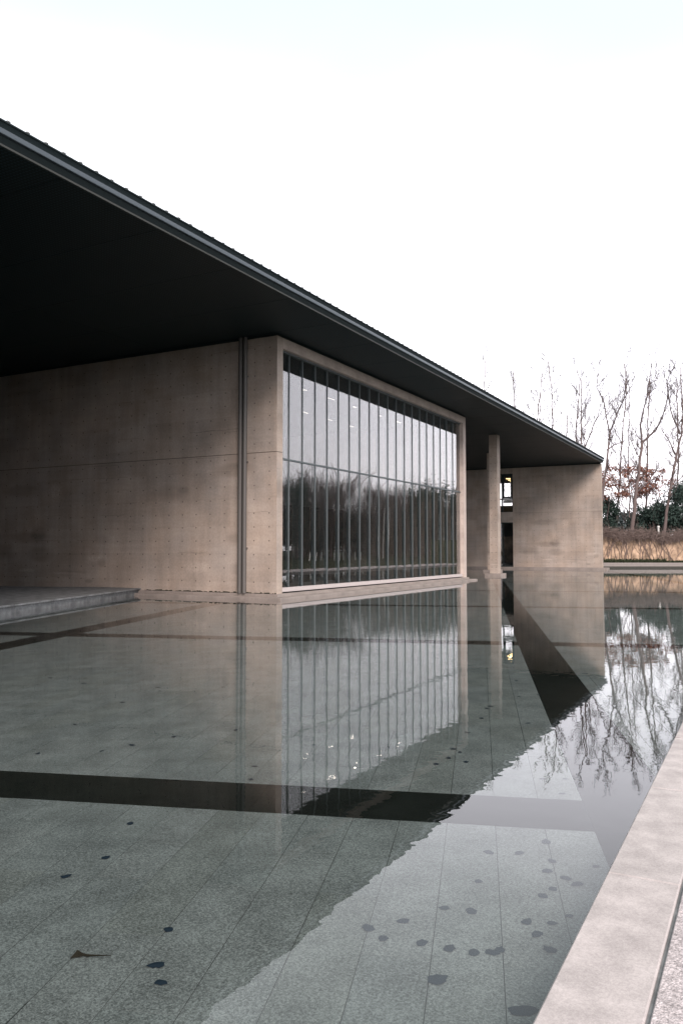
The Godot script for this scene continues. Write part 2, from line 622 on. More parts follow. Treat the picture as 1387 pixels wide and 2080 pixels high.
# ---------------------------------------------------------------- the building
# wall in the plane x = const (facing -x), from z0 (pool side) back to z1, with the concrete picture
func wall_x(x: float, t: float, z0: float, z1: float, y0: float, y1: float, u0: float) -> MB:
	var m := MB.new()
	var a := Vector2(u0 / 14.4, 1.0 - y0 / 8.64)
	var b := Vector2((u0 + z0 - z1) / 14.4, 1.0 - y1 / 8.64)
	var uvs := [Vector2(a.x, a.y), Vector2(b.x, a.y), Vector2(b.x, b.y), Vector2(a.x, b.y)]
	for e in [[x, -1.0], [x + t, 1.0]]:
		m.quad_uv(Vector3(e[0], y0, z0), Vector3(e[0], y0, z1), Vector3(e[0], y1, z1), Vector3(e[0], y1, z0), Vector3(e[1], 0, 0), uvs[0], uvs[1], uvs[2], uvs[3])
	for e in [[z0, 1.0], [z1, -1.0]]:
		m.quad_uv(Vector3(x, y0, e[0]), Vector3(x + t, y0, e[0]), Vector3(x + t, y1, e[0]), Vector3(x, y1, e[0]), Vector3(0, 0, e[1]), Vector2(0.3, a.y), Vector2(0.3 + t / 14.4, a.y), Vector2(0.3 + t / 14.4, b.y), Vector2(0.3, b.y))
	for e in [[y0, -1.0], [y1, 1.0]]:
		m.quad_uv(Vector3(x, e[0], z0), Vector3(x + t, e[0], z0), Vector3(x + t, e[0], z1), Vector3(x, e[0], z1), Vector3(0, e[1], 0), Vector2(0.1, 0.1), Vector2(0.12, 0.1), Vector2(0.12, 0.2), Vector2(0.1, 0.2))
	return m


# the same for a wall in the plane z = const (facing +z)
func wall_z(z: float, t: float, x0: float, x1: float, y0: float, y1: float, u0: float) -> MB:
	var m := wall_x(0.0, t, 0.0, -(x1 - x0), y0, y1, u0)
	var turn := Transform3D(Basis(Vector3(0, 0, -1), Vector3.UP, Vector3(-1, 0, 0)), Vector3(x0, 0, z))
	for k in m.v.size():
		m.v[k] = turn * m.v[k]
		m.n[k] = turn.basis * m.n[k]
	for k in range(0, m.i.size(), 3):   # the turn mirrors, so the faces are wound the other way
		var q := m.i[k + 1]
		m.i[k + 1] = m.i[k + 2]
		m.i[k + 2] = q
	return m


# shallow mortar plugs left by the formwork ties, on faces x = const
func ties_x(x: float, zs: Array, ys: Array, r := 0.026) -> MB:
	var m := MB.new()
	for z in zs:
		for y in ys:
			var c := Vector3(x - 0.0025, y + rng.randf_range(-0.006, 0.006), z + rng.randf_range(-0.006, 0.006))
			for k in 8:
				var a := TAU * k / 8.0
				var b := TAU * (k + 1) / 8.0
				m.tri(c, c + Vector3(0.002, sin(a) * r, cos(a) * r), c + Vector3(0.002, sin(b) * r, cos(b) * r), Vector3(-1, 0, 0))
	return m


func series(a: float, step: float, b: float) -> Array:
	var out := []
	var x := a
	while (x <= b) if step > 0.0 else (x >= b):
		out.append(x)
		x += step
	return out


func building() -> void:
	var b := thing("museum_building", "low concrete museum with broad dark roof and tall glass wall standing in the pool", "building", bframe)
	var lo_rows := series(0.52, 0.445, 4.6)
	var hi_rows := series(4.98, 0.445, 8.4)
	# --- side wall left of the glass, two pours with a joint between
	var sw := part("side_wall", wall_x(0.0, 0.35, 0.0, -16.0, 0.16, 4.685, 0.0), M.concrete, b)
	part("upper_pour", wall_x(0.0, 0.35, 0.0, -16.0, 4.708, 8.44, 0.0), M.concrete, sw)
	part("joint_groove", boxed(Vector3(0.012, 4.684, -16.0), Vector3(0.34, 4.709, -0.012)), M.joint, sw)
	tag(part("tie_holes", ties_x(0.0, series(-0.277, -0.585, -15.9), lo_rows + hi_rows), M.tie, sw), "", "", "", "stuff")
	# --- wall that closes the porch on the left, dark under the roof
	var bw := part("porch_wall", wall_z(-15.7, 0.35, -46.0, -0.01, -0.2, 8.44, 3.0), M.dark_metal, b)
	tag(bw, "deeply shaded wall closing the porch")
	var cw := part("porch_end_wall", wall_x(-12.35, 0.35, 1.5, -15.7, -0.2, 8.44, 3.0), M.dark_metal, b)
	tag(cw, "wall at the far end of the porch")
	# --- concrete frame round the glass
	var fr := part("window_surround", wall_z(0.0, 0.42, 0.352, 18.05, 8.10, 8.44, 2.0), M.smooth_concrete, b)
	part("jamb", wall_z(0.0, 0.42, 17.66, 18.05, 0.16, 8.098, 6.0), M.smooth_concrete, fr)
	part("return_wall", wall_x(17.70, 0.35, -0.422, -14.0, 0.16, 8.44, 5.0), M.concrete, fr)
	part("soffit_closer", boxed(Vector3(0.05, 8.44, -16.0), Vector3(18.0, 8.60, -0.06)), M.dark_metal, fr)
	# --- stepped stone ledge at the water, courses of blocks
	var lg := part("ledge", boxed(Vector3(-0.10, -0.3, -16.0), Vector3(18.15, 0.158, 0.10), 0.006), M.ledge, b)
	var u := -0.42
	while u < 18.4:
		part("ledge_stone", boxed(Vector3(u + 0.002, -0.3, 0.102), Vector3(minf(u + 1.75, 18.52) - 0.002, 0.068, 0.42), 0.005), M.ledge, lg)
		u += 1.75
	var w := 0.10
	while w > -5.6:
		part("ledge_stone", boxed(Vector3(-0.42, -0.3, w - 1.75 + 0.002), Vector3(-0.102, 0.068, w - 0.002), 0.005), M.ledge, lg)
		w -= 1.75
	var moss := MB.new()
	var mz := 0.0
	while mz > -5.4:
		var mw := rng.randf_range(0.03, 0.12)
		moss.box(Vector3(-0.030, 0.159, mz - mw), Vector3(-0.001, 0.159 + rng.randf_range(0.004, 0.05), mz))
		mz -= mw + (rng.randf_range(0.0, 0.05) if rng.randf() < 0.5 else 0.0)
	tag(part("moss_line", moss, M.moss, sw), "", "", "", "stuff")
	window_wall(b)
	# --- two downpipes on the side wall
	for z in [-1.17, -1.345]:
		var pm := MB.new()
		pm.tube(PackedVector3Array([Vector3(-0.10, 0.16, z), Vector3(-0.10, 4.0, z), Vector3(-0.10, 8.5, z)]), PackedFloat32Array([0.072, 0.072, 0.072]), 20)
		var dp := part("downpipe", pm, M.pipe, b)
		for y in [1.6, 4.4, 7.2]:
			part("bracket", boxed(Vector3(-0.12, y, z - 0.078), Vector3(-0.002, y + 0.035, z + 0.078)), M.pipe, dp)
	roof(b)
	# --- pillars
	for p in [[25.2, -1.03, 0.5, 0.6, "free standing concrete pillar in the water"], [33.85, -3.95, 0.6, 0.6, "second pillar half hidden behind the first"]]:
		var pl := part("pillar", wall_x(p[0], p[3], p[1] + p[2], p[1], 0.16, 8.52, p[0] * 0.37), M.concrete, b)
		tag(pl, p[4])
		part("plinth", boxed(Vector3(p[0] - 0.28, -0.3, p[1] - 0.24), Vector3(p[0] + p[3] + 0.28, 0.158, p[1] + p[2] + 0.24), 0.008), M.ledge, pl)
		tag(part("tie_holes", ties_x(p[0], [p[1] + 0.12, p[1] + p[2] - 0.12], lo_rows + hi_rows.slice(0, 6), 0.026), M.tie, pl), "", "", "", "stuff")
	far_wing(b, lo_rows, hi_rows)


# a pane that bulges a millimetre or two, as toughened glass does
func pane_mesh(w: float, h: float, bulge: float, tx: float, ty: float) -> ArrayMesh:
	var m := MB.new()
	for sheet in [[1.0, 0.012], [-1.0, 0.006], [1.0, -0.006], [-1.0, -0.012]]:
		var side: float = sheet[0]
		var k0 := m.v.size()
		for j in 17:
			for i in 9:
				var s := i / 4.0 - 1.0
				var t := j / 8.0 - 1.0
				var zx := -2.0 * bulge * s * (1.0 - t * t) / (w / 2) + tx
				var zy := -2.0 * bulge * t * (1.0 - s * s) / (h / 2) + ty
				m.v.append(Vector3(s * w / 2, t * h / 2, float(sheet[1]) + bulge * (1.0 - s * s) * (1.0 - t * t)))
				m.n.append(Vector3(-zx, -zy, 1.0).normalized() * side)
				m.uv.append(Vector2.ZERO)
				m.c.append(Color.WHITE)
		for j in 16:
			for i in 8:
				var a := k0 + j * 9 + i
				if side < 0.0: m.i.append_array([a, a + 1, a + 10, a, a + 10, a + 9])
				else: m.i.append_array([a, a + 10, a + 1, a, a + 9, a + 10])
	return m.done()


func window_wall(b: Node3D) -> void:
	var ww := Node3D.new()
	ww.name = "window_wall"
	b.add_child(ww)
	tag(ww, "tall dark glass wall of narrow panes between steel mullions")
	var zg := -0.20
	var edges := [0.36]
	for k in 19: edges.append(1.02 + 0.866 * k)
	edges.append(17.655)
	var r := RandomNumberGenerator.new()
	r.seed = 31
	for k in edges.size() - 1:
		var x0: float = edges[k]
		var x1: float = edges[k + 1]
		for row in [[0.34, 4.50], [4.56, 8.09]]:
			var h: float = row[1] - row[0]
			obj("glass_pane", pane_mesh(x1 - x0 - 0.004, h, r.randf_range(0.0010, 0.0022) if row[0] < 1.0 else r.randf_range(0.0005, 0.0013), r.randf_range(-0.0006, 0.0006), r.randf_range(-0.0004, 0.0004)), M.glass, ww, shift((x0 + x1) / 2, (row[0] + row[1]) / 2, zg))
	for k in range(1, edges.size() - 1):
		var x: float = edges[k]
		part("mullion", boxed(Vector3(x - 0.02, 0.33, zg - 0.11), Vector3(x + 0.02, 8.098, zg + 0.032), 0.003), M.mullion, ww)
	part("transom", boxed(Vector3(0.354, 4.50, zg - 0.05), Vector3(17.658, 4.56, zg + 0.048), 0.004), M.mullion, ww)
	part("sill", boxed(Vector3(0.354, 0.20, zg - 0.10), Vector3(17.658, 0.333, zg + 0.12), 0.005), M.sill_metal, ww)
	part("head_rail", boxed(Vector3(0.354, 8.04, zg - 0.10), Vector3(17.658, 8.098, zg + 0.07), 0.004), M.mullion, ww)
	part("end_post", boxed(Vector3(17.45, 0.335, zg - 0.11), Vector3(17.657, 8.036, zg - 0.013)), M.mullion, ww)
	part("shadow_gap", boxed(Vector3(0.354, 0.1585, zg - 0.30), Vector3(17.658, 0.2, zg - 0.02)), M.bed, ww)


func roof(b: Node3D) -> void:
	var u0 := -46.0
	var u1 := 44.35
	# slab above the soffit, rising gently to a ridge; standing seams on top
	var top := MB.new()
	top.sweep([Vector2(2.2, SOFFIT + 0.05), Vector2(2.28, 8.86), Vector2(-18.0, 9.55), Vector2(-40.0, 8.9), Vector2(-40.0, SOFFIT + 0.05)], u0, u1 - 0.05)
	var rf := part("roof", top, M.cap, b)
	tag(rf, "broad flat dark metal roof")
	# eave: drip edge, recessed band, gutter with a soft round face, dark cap
	part("drip_edge", swept([Vector2(2.24, 8.50), Vector2(2.275, 8.50), Vector2(2.285, 8.53), Vector2(2.24, 8.53)], u0, u1), M.trim, rf)
	part("lower_fascia", swept([Vector2(2.18, 8.531), Vector2(2.235, 8.531), Vector2(2.325, 8.645), Vector2(2.18, 8.645)], u0, u1), M.dark_metal, rf)
	part("gutter", swept([Vector2(2.20, 8.652), Vector2(2.375, 8.655), Vector2(2.380, 8.663), Vector2(2.358, 8.69), Vector2(2.346, 8.72), Vector2(2.341, 8.75), Vector2(2.340, 8.775), Vector2(2.20, 8.776)], u0, u1), M.gutter, rf)
	part("upper_fascia", swept([Vector2(2.20, 8.778), Vector2(2.335, 8.778), Vector2(2.385, 8.86), Vector2(2.20, 8.86)], u0, u1 + 0.01), M.cap, rf)
	part("cap_edge", swept([Vector2(2.20, 8.861), Vector2(2.41, 8.861), Vector2(2.415, 8.885), Vector2(2.20, 8.89)], u0, u1 + 0.02), M.cap, rf)
	part("end_fascia", boxed(Vector3(u1 - 0.048, SOFFIT - 0.02, -40.0), Vector3(u1, 8.87, 2.199)), M.cap, rf)
	var sm := boxed(Vector3(-0.035, 0, -1.6), Vector3(0.035, 0.045, 0.02), 0.008).done()
	var u := -13.87
	while u < 44.0:
		obj("roof_seam", sm, M.seam, rf, shift(u, 8.885, 2.375) * Transform3D(Basis(Vector3.RIGHT, 0.034), Vector3.ZERO))
		u += 0.41
	# soffit of long perforated panels; those in view are pieces of their own
	var joined := MB.new()
	var count := 0
	var x := -46.0
	while x < u1 - 0.1:
		var x1 := minf(x + 2.7, u1 - 0.05)
		for k in 6:
			var z1 := 2.24 - 7.04 * k
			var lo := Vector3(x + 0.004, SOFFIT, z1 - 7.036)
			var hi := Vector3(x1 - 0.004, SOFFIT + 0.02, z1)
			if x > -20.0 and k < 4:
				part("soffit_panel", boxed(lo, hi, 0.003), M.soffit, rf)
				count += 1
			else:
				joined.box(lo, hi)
		x += 2.7
	tag(part("distant_soffit_panels", joined, M.soffit, rf), "", "", "", "stuff")


func swept(profile: Array, x0: float, x1: float) -> MB:
	var m := MB.new()
	m.sweep(profile, x0, x1)
	return m


func far_wing(b: Node3D, lo_rows: Array, hi_rows: Array) -> void:
	var X := 44.3
	# the far wall has a slot for the high window and one for the glass door: built of the pieces round them
	var f := part("far_wall", wall_x(X, 0.4, 2.12, -5.07, 0.16, 4.66, 7.0), M.concrete, b)
	tag(f, "plain far wall of the end wing")
	part("upper_pour", wall_x(X, 0.4, 2.12, -5.07, 4.672, 8.44, 7.0), M.concrete, f)
	part("joint_groove", boxed(Vector3(X + 0.012, 4.659, -5.06), Vector3(X + 0.39, 4.673, 2.11)), M.joint, f)
	part("lintel", wall_x(X, 0.4, -5.07, -6.8, 3.88, 4.75, 2.0), M.concrete, f)
	part("head", wall_x(X, 0.4, -5.07, -6.8, 7.98, 8.44, 2.0), M.concrete, f)
	part("rear_stretch", wall_x(X, 0.4, -6.8, -34.0, 0.16, 4.66, 4.0), M.concrete, f)
	part("rear_upper_pour", wall_x(X, 0.4, -6.8, -34.0, 4.672, 8.44, 4.0), M.concrete, f)
	tag(part("tie_holes", ties_x(X, series(1.5, -0.6, -4.9), lo_rows + hi_rows.slice(0, 7), 0.026), M.tie, f), "", "", "", "stuff")
	part("plinth", boxed(Vector3(X - 0.35, -0.3, -34.0), Vector3(X + 0.9, 0.158, 2.5), 0.008), M.ledge, f)
	part("roof_gap", boxed(Vector3(X + 0.05, 8.44, -34.0), Vector3(X + 0.38, SOFFIT, 2.05)), M.dark_metal, f)
	# high window: dark steel frame, a casement above and a fixed light below
	var hw := Node3D.new()
	hw.name = "high_window"
	b.add_child(hw)
	tag(hw, "narrow high window with a dark casement frame")
	var za := -6.8
	var zb := -5.07
	var xf := X + 0.10
	for e in [[za, za + 0.06, 4.75, 7.98], [zb - 0.07, zb, 4.75, 7.98], [-6.04, -5.93, 4.78, 7.94], [za, zb, 7.90, 7.98], [za, zb, 4.75, 4.80], [za, zb, 5.80, 5.92]]:
		part("frame", boxed(Vector3(xf, e[2] + 0.001, e[0] + 0.001), Vector3(xf + 0.09, e[3] - 0.001, e[1] - 0.001)), M.dark_metal, hw)
	for e in [[-5.93, -5.82, 5.93, 7.89], [-5.26, -5.15, 5.93, 7.89], [-5.82, -5.26, 5.93, 6.06], [-5.82, -5.26, 7.76, 7.89]]:
		part("casement", boxed(Vector3(xf - 0.03, e[2], e[0]), Vector3(xf + 0.07, e[3], e[1])), M.dark_metal, hw)
	for e in [[za + 0.06, -6.04, 5.92, 7.90], [-5.93, zb - 0.07, 5.92, 7.90], [za + 0.06, -6.04, 4.80, 5.80], [-5.93, zb - 0.07, 4.80, 5.80]]:
		part("pane", boxed(Vector3(xf + 0.04, e[2], e[0]), Vector3(xf + 0.046, e[3], e[1])), M.clear_glass, hw)
	# door: one dark glass leaf behind a slim frame
	var gd := Node3D.new()
	gd.name = "glass_door"
	b.add_child(gd)
	tag(gd, "tall dark glass door under the high window")
	for e in [[za, za + 0.06, 0.16, 3.88], [zb - 0.06, zb, 0.16, 3.88], [-5.96, -5.90, 0.2, 3.84], [za, zb, 3.80, 3.88], [za, zb, 0.16, 0.26]]:
		part("frame", boxed(Vector3(xf, e[2] + 0.001, e[0] + 0.001), Vector3(xf + 0.08, e[3] - 0.001, e[1] - 0.001)), M.dark_metal, gd)
	for e in [[za + 0.06, -5.96], [-5.90, zb - 0.06]]:
		part("pane", boxed(Vector3(xf + 0.03, 0.26, e[0]), Vector3(xf + 0.04, 3.80, e[1])), M.glass, gd)
	# the room behind the slots: lower room dark, upper room open to a big window on its other side
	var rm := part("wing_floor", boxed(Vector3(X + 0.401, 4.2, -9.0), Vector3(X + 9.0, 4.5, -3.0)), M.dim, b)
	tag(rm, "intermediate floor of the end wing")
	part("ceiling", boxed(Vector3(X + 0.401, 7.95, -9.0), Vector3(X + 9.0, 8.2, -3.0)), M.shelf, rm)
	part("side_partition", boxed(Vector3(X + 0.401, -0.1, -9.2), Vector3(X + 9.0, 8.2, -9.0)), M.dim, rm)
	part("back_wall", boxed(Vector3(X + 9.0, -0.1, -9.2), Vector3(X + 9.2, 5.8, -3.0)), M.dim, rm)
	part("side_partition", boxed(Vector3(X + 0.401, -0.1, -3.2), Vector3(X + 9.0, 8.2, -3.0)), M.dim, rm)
	# a small white notice inside the lower light
	var sg := part("notice", boxed(Vector3(xf + 0.052, 5.52, -5.9), Vector3(xf + 0.058, 5.79, -5.16)), M.white_paint, hw)
	for k in 3:
		part("printed_line", boxed(Vector3(xf + 0.0495, 5.56 + 0.075 * k, -5.62), Vector3(xf + 0.0518, 5.595 + 0.075 * k, -5.38)), M.dark_metal, sg)
		part("printed_line", boxed(Vector3(xf + 0.0495, 5.56 + 0.075 * k, -5.34), Vector3(xf + 0.0518, 5.595 + 0.075 * k, -5.24)), M.dark_metal, sg)


# ---------------------------------------------------------------- what shows inside the glass wall
func lamp_of(called: String, label: String, at: Vector3, size: Vector3, color: Color, energy: float, glow: float, group: String) -> void:
	var t := thing(called, label, "lamp", bframe * Transform3D(Basis(), at), group)
	var m := StandardMaterial3D.new()
	m.albedo_color = Color(0.9, 0.9, 0.9)
	m.emission_enabled = true
	m.emission = color
	m.emission_energy_multiplier = glow
	obj("housing", boxed(Vector3(-size.x / 2 - 0.02, 0.002, -size.z / 2 - 0.02), Vector3(size.x / 2 + 0.02, 0.07, size.z / 2 + 0.02)).done(), M.dark_metal, t)
	obj("diffuser_light", boxed(Vector3(-size.x / 2, -size.y, -size.z / 2), Vector3(size.x / 2, 0, size.z / 2)).done(), m, t)
	var l := AreaLight3D.new()
	l.name = "lamp_light"
	l.area_size = Vector2(size.x, size.z)
	l.light_color = color
	l.light_energy = energy
	l.area_range = 30.0
	l.area_attenuation = 2.0
	l.shadow_enabled = true
	l.transform = Transform3D(Basis(Vector3.RIGHT, -PI / 2), Vector3(0, -size.y - 0.01, 0))
	t.add_child(l)


func interior() -> void:
	var b: Node3D = get_node("museum_building")
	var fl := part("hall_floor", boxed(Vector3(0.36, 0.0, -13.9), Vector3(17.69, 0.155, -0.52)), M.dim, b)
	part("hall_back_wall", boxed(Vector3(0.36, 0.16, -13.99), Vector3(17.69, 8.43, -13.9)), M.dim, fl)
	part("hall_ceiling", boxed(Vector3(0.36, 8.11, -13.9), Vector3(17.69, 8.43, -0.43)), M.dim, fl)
	for i in 6:
		for j in 3:
			if i > 3 and j > 1: continue
			lamp_of("ceiling_lamp", "white linear ceiling lamp, %s row from the glass, %s from the near end" % [ORD[j], ORD[i]], Vector3(3.6 + 2.35 * i, 8.03, -2.6 - 2.7 * j), Vector3(0.6, 0.02, 0.035), Color(1.0, 0.95, 0.88), 0.12, 0.5, "linear ceiling lamps in the hall")
	for k in 5:
		var s := thing("book_tower", ["tall brown shelf tower behind the first full panes of the glass wall, nearest the downpipes", "tall brown shelf tower second from the near end of the glass wall", "tall brown shelf tower third from the near end of the glass wall", "tall brown shelf tower fourth from the near end of the glass wall", "tall brown shelf tower farthest from the near end of the glass wall"][k], "shelf", bframe * shift(2.4 + 2.3 * k, 0.156, -4.2), "shelf towers inside the hall")
		for e in [-0.42, 0.39]: obj("upright", boxed(Vector3(e, 0, -0.2), Vector3(e + 0.03, 3.3, 0.2)).done(), M.shelf, s)
		for y in 8: obj("shelf_board", boxed(Vector3(-0.388, 0.02 + y * 0.45, -0.2), Vector3(0.388, 0.05 + y * 0.45, 0.2)).done(), M.shelf, s)
	lamp_of("globe_lamp", "small warm lamp glowing low behind the second bay of the glass wall", Vector3(3.1, 0.75, -2.6), Vector3(0.35, 0.14, 0.2), Color(1.0, 0.82, 0.45), 0.12, 2.2, "")
	for k in 3:
		lamp_of("wing_lamp", "warm ceiling lamp behind the high window, %s from the front" % ORD[k], Vector3(48.0 + 1.5 * k, 7.92, -6.5 - 0.25 * k), Vector3(0.35, 0.04, 0.35), Color(1.0, 0.85, 0.6), 0.4, 1.6, "warm ceiling lamps in the end wing")
	# stone platform at the porch
	var pm := MB.new()
	var inv := bframe
	var A := inv * Vector3(0.6, 0, -5.88)
	var B := inv * Vector3(-8.38, 0, -2.39)
	var dir := (B - A).normalized()
	var out := Vector3(-dir.z, 0, dir.x)
	if out.x < 0: out = -out
	var fr := Transform3D(Basis(dir, Vector3.UP, dir.cross(Vector3.UP)), A)
	var s := 1.0 if (fr.basis.z.dot(out) > 0) else -1.0
	var body := boxed(Vector3(0, -0.3, minf(-s * 14.0, -s * 0.03)), Vector3(24, 0.175, maxf(-s * 14.0, -s * 0.03)))
	var root := tag(part("platform", body, M.platform, null, fr), "low grey stone platform of the porch at the left", "", "", "structure")
	for k in 16:
		for j in 4:
			var z0 := -s * (3.4 * j - 0.05)
			var z1 := -s * (3.4 * (j + 1) - 0.05)
			part("paving_slab", boxed(Vector3(1.5 * k + 0.003, 0.176, minf(z0, z1) + 0.003), Vector3(1.5 * (k + 1) - 0.003, 0.225, maxf(z0, z1) - 0.003), 0.006), M.platform, root)


# ---------------------------------------------------------------- far bank: ledge, stucco wall, vines, terrace
func far_bank() -> void:
	var zf := -68.9
	var y_top := 2.75
	var turn := Transform3D(Basis(Vector3.UP, 0.0), Vector3.ZERO)
	var w := thing("retaining_wall", "ochre rendered retaining wall overgrown with bare vines on the far bank", "wall", turn)
	obj("rendered_face", boxed(Vector3(-60, -0.5, zf - 1.9), Vector3(36.5, y_top, zf - 1.5)).done(), M.stucco, w)
	var x := 5.0
	while x < 35.5:
		for k in 3:
			var y0: float = [-0.3, 0.145, 0.305][k]
			var y1: float = [0.142, 0.302, 0.46][k]
			part("ledge_stone", boxed(Vector3(x + 0.003 + 0.4 * k, y0, zf - 1.0 - 0.04 * k), Vector3(x + 1.197 + 0.4 * k, y1, zf - 0.04 * k), 0.008), M.damp_stone if k == 0 else M.far_ledge, w)
		x += 1.2
	obj("planting_bed", boxed(Vector3(-60, -0.4, zf - 1.49), Vector3(36.5, 0.40, zf - 0.9)).done(), M.bed, w)
	# terrace behind the wall
	var tm := boxed(Vector3(-400, -0.5, -1400), Vector3(44, 2.62, zf - 1.9))
	tag(part("terrace_ground", tm, M.lawn, null), "flat planted terrace above the retaining wall", "", "", "structure")
	# ground cover at the wall's foot
	var r := RandomNumberGenerator.new()
	r.seed = 77
	var gc := MB.new()
	for k in 12000:
		var p := Vector3(r.randf_range(20, 36.4), 0.38, zf - r.randf_range(0.92, 1.45))
		var hgt := r.randf_range(0.12, 0.38) * (1.0 if p.x < 28.5 else 0.5)
		p.y += r.randf() * hgt
		gc.col = Color.from_hsv(0, 0, r.randf_range(0.5, 1.4))
		gc.leaf(p, Vector3(r.randf_range(-0.1, 0.1), r.randf_range(0.04, 0.16), r.randf_range(-0.1, 0.1)), Vector3(r.randf_range(-0.05, 0.05), 0.02, r.randf_range(-0.05, 0.05)))
	tag(part("ground_cover", gc, M.cover, null), "dark low ground cover along the foot of the vine wall", "ground cover", "", "stuff")
	# the tangle of bare vine stems on the wall's crest
	var tg := MB.new()
	for k in 7500:
		var p := Vector3(r.randf_range(20, 36.4), 0, zf - r.randf_range(0.95, 2.3))
		p.y = y_top - 0.32 + r.randf() * 0.45 + r.randf() * r.randf() * 0.6 + 0.12 * sin(p.x * 1.7) + 0.1 * sin(p.x * 0.6)
		var d := Vector3(r.randf_range(-1, 1), r.randf_range(-0.6, 0.5), r.randf_range(-0.3, 0.6)).normalized() * r.randf_range(0.25, 0.8)
		var q := r.randf_range(0.009, 0.022)
		tg.tube(PackedVector3Array([p, p + d * 0.5 + Vector3(0, 0.08, 0), p + d]), PackedFloat32Array([q, q * 0.8, q * 0.4]), 3)
	tag(part("vine_thicket", tg, M.vine, null), "tangled bare vine stems heaped along the crest of the ochre wall", "vine", "", "stuff")
	# single climbers on the wall's face
	var spots := [21.6, 22.7, 23.6, 24.6, 25.3, 26.4, 27.3, 28.2, 29.3, 30.4, 31.2]
	var words := ["just beside the end wing of the building", "second climber to the right of the end wing", "third climber to the right of the end wing", "climber below the first leaning poplar right of the roof", "climber below the slim poplar beside the roof end", "climber left of the big forked poplar", "climber under the big forked poplar", "climber right of the big forked poplar", "fourth climber from the right edge of the photo", "third climber from the right edge of the photo", "climber near the right edge of the photo"]
	for k in spots.size():
		var m := MB.new()
		for s in 4:
			climb(m, Vector3(r.randf_range(-0.35, 0.35), 0.0, 0), Vector3(r.randf_range(-0.5, 0.5), 1, 0), r.randf_range(1.9, 2.5), 0.028, 0, r)
		tag(part("climbing_vine", m, M.vine, null, shift(spots[k], 0.40, zf - 1.47)), "bare climber on the ochre wall, " + words[k], "vine", "bare climbers on the ochre wall")
	# low white posts and a pale strip on the terrace
	for e in [[23.0, -71.9, "short white post on the terrace right beside the end wing"], [29.4, -74.0, "short white post on the terrace between two poplars"]]:
		var pm := MB.new()
		pm.tube(PackedVector3Array([Vector3(0, 0, 0), Vector3(0, 1.05, 0)]), PackedFloat32Array([0.09, 0.09]), 10)
		pm.bevel_box(Vector3(-0.1, 1.05, -0.1), Vector3(0.1, 1.2, 0.1), 0.02)
		tag(part("white_post", pm, M.white_paint, null, shift(e[0], 2.6, e[1])), e[2], "post", "white posts on the terrace")
	tag(part("garden_path_edge", boxed(Vector3(22, 2.5, -100.5), Vector3(34, 4.55, -100.0), 0.02), M.white_paint, null), "low pale wall seen as a thin line behind the poplars", "wall")


func climb(m: MB, p: Vector3, d: Vector3, len: float, rad: float, level: int, r: RandomNumberGenerator) -> void:
	var path := PackedVector3Array([p])
	var radii := PackedFloat32Array([rad])
	var steps := 6
	d = d.normalized()
	for k in steps:
		d = (d + Vector3(r.randf_range(-0.45, 0.45), 0.15, 0)).normalized()
		p += d * len / steps
		p.z = r.randf_range(0.005, 0.03)
		path.append(p)
		radii.append(rad * (1.0 - 0.6 * (k + 1) / steps))
		if level < 2 and k > 0 and r.randf() < 0.75:
			climb(m, p, d + Vector3(r.randf_range(-1.1, 1.1), 0.2, 0), len * r.randf_range(0.3, 0.6), rad * 0.55, level + 1, r)
	m.tube(path, radii, 4 if level == 0 else 3)


# ---------------------------------------------------------------- trees
# a bare limb that forks again and again
func limb(m: MB, p: Vector3, d: Vector3, len: float, rad: float, level: int, most: int, r: RandomNumberGenerator, up: float, spread: float, least := 0.012) -> void:
	var steps := 4 if level < most else 3
	var path := PackedVector3Array([p])
	var radii := PackedFloat32Array([rad])
	d = d.normalized()
	for k in steps:
		d = (d + Vector3(r.randf_range(-0.17, 0.17), up, r.randf_range(-0.17, 0.17))).normalized()
		p += d * len / steps
		path.append(p)
		radii.append(maxf(rad * (1.0 - 0.75 * (k + 1) / steps), 0.008))
		if level < most:
			for q in (1 if r.randf() < 0.6 else 2):
				var side := Vector3(r.randf_range(-1, 1), 0, r.randf_range(-1, 1)).normalized()
				limb(m, p, d + side * spread, len * r.randf_range(0.35, 0.62), maxf(radii[radii.size() - 1] * 0.66, least), level + 1, most, r, up, spread, least)
	m.tube(path, radii, 4 if rad > 0.03 else 3)


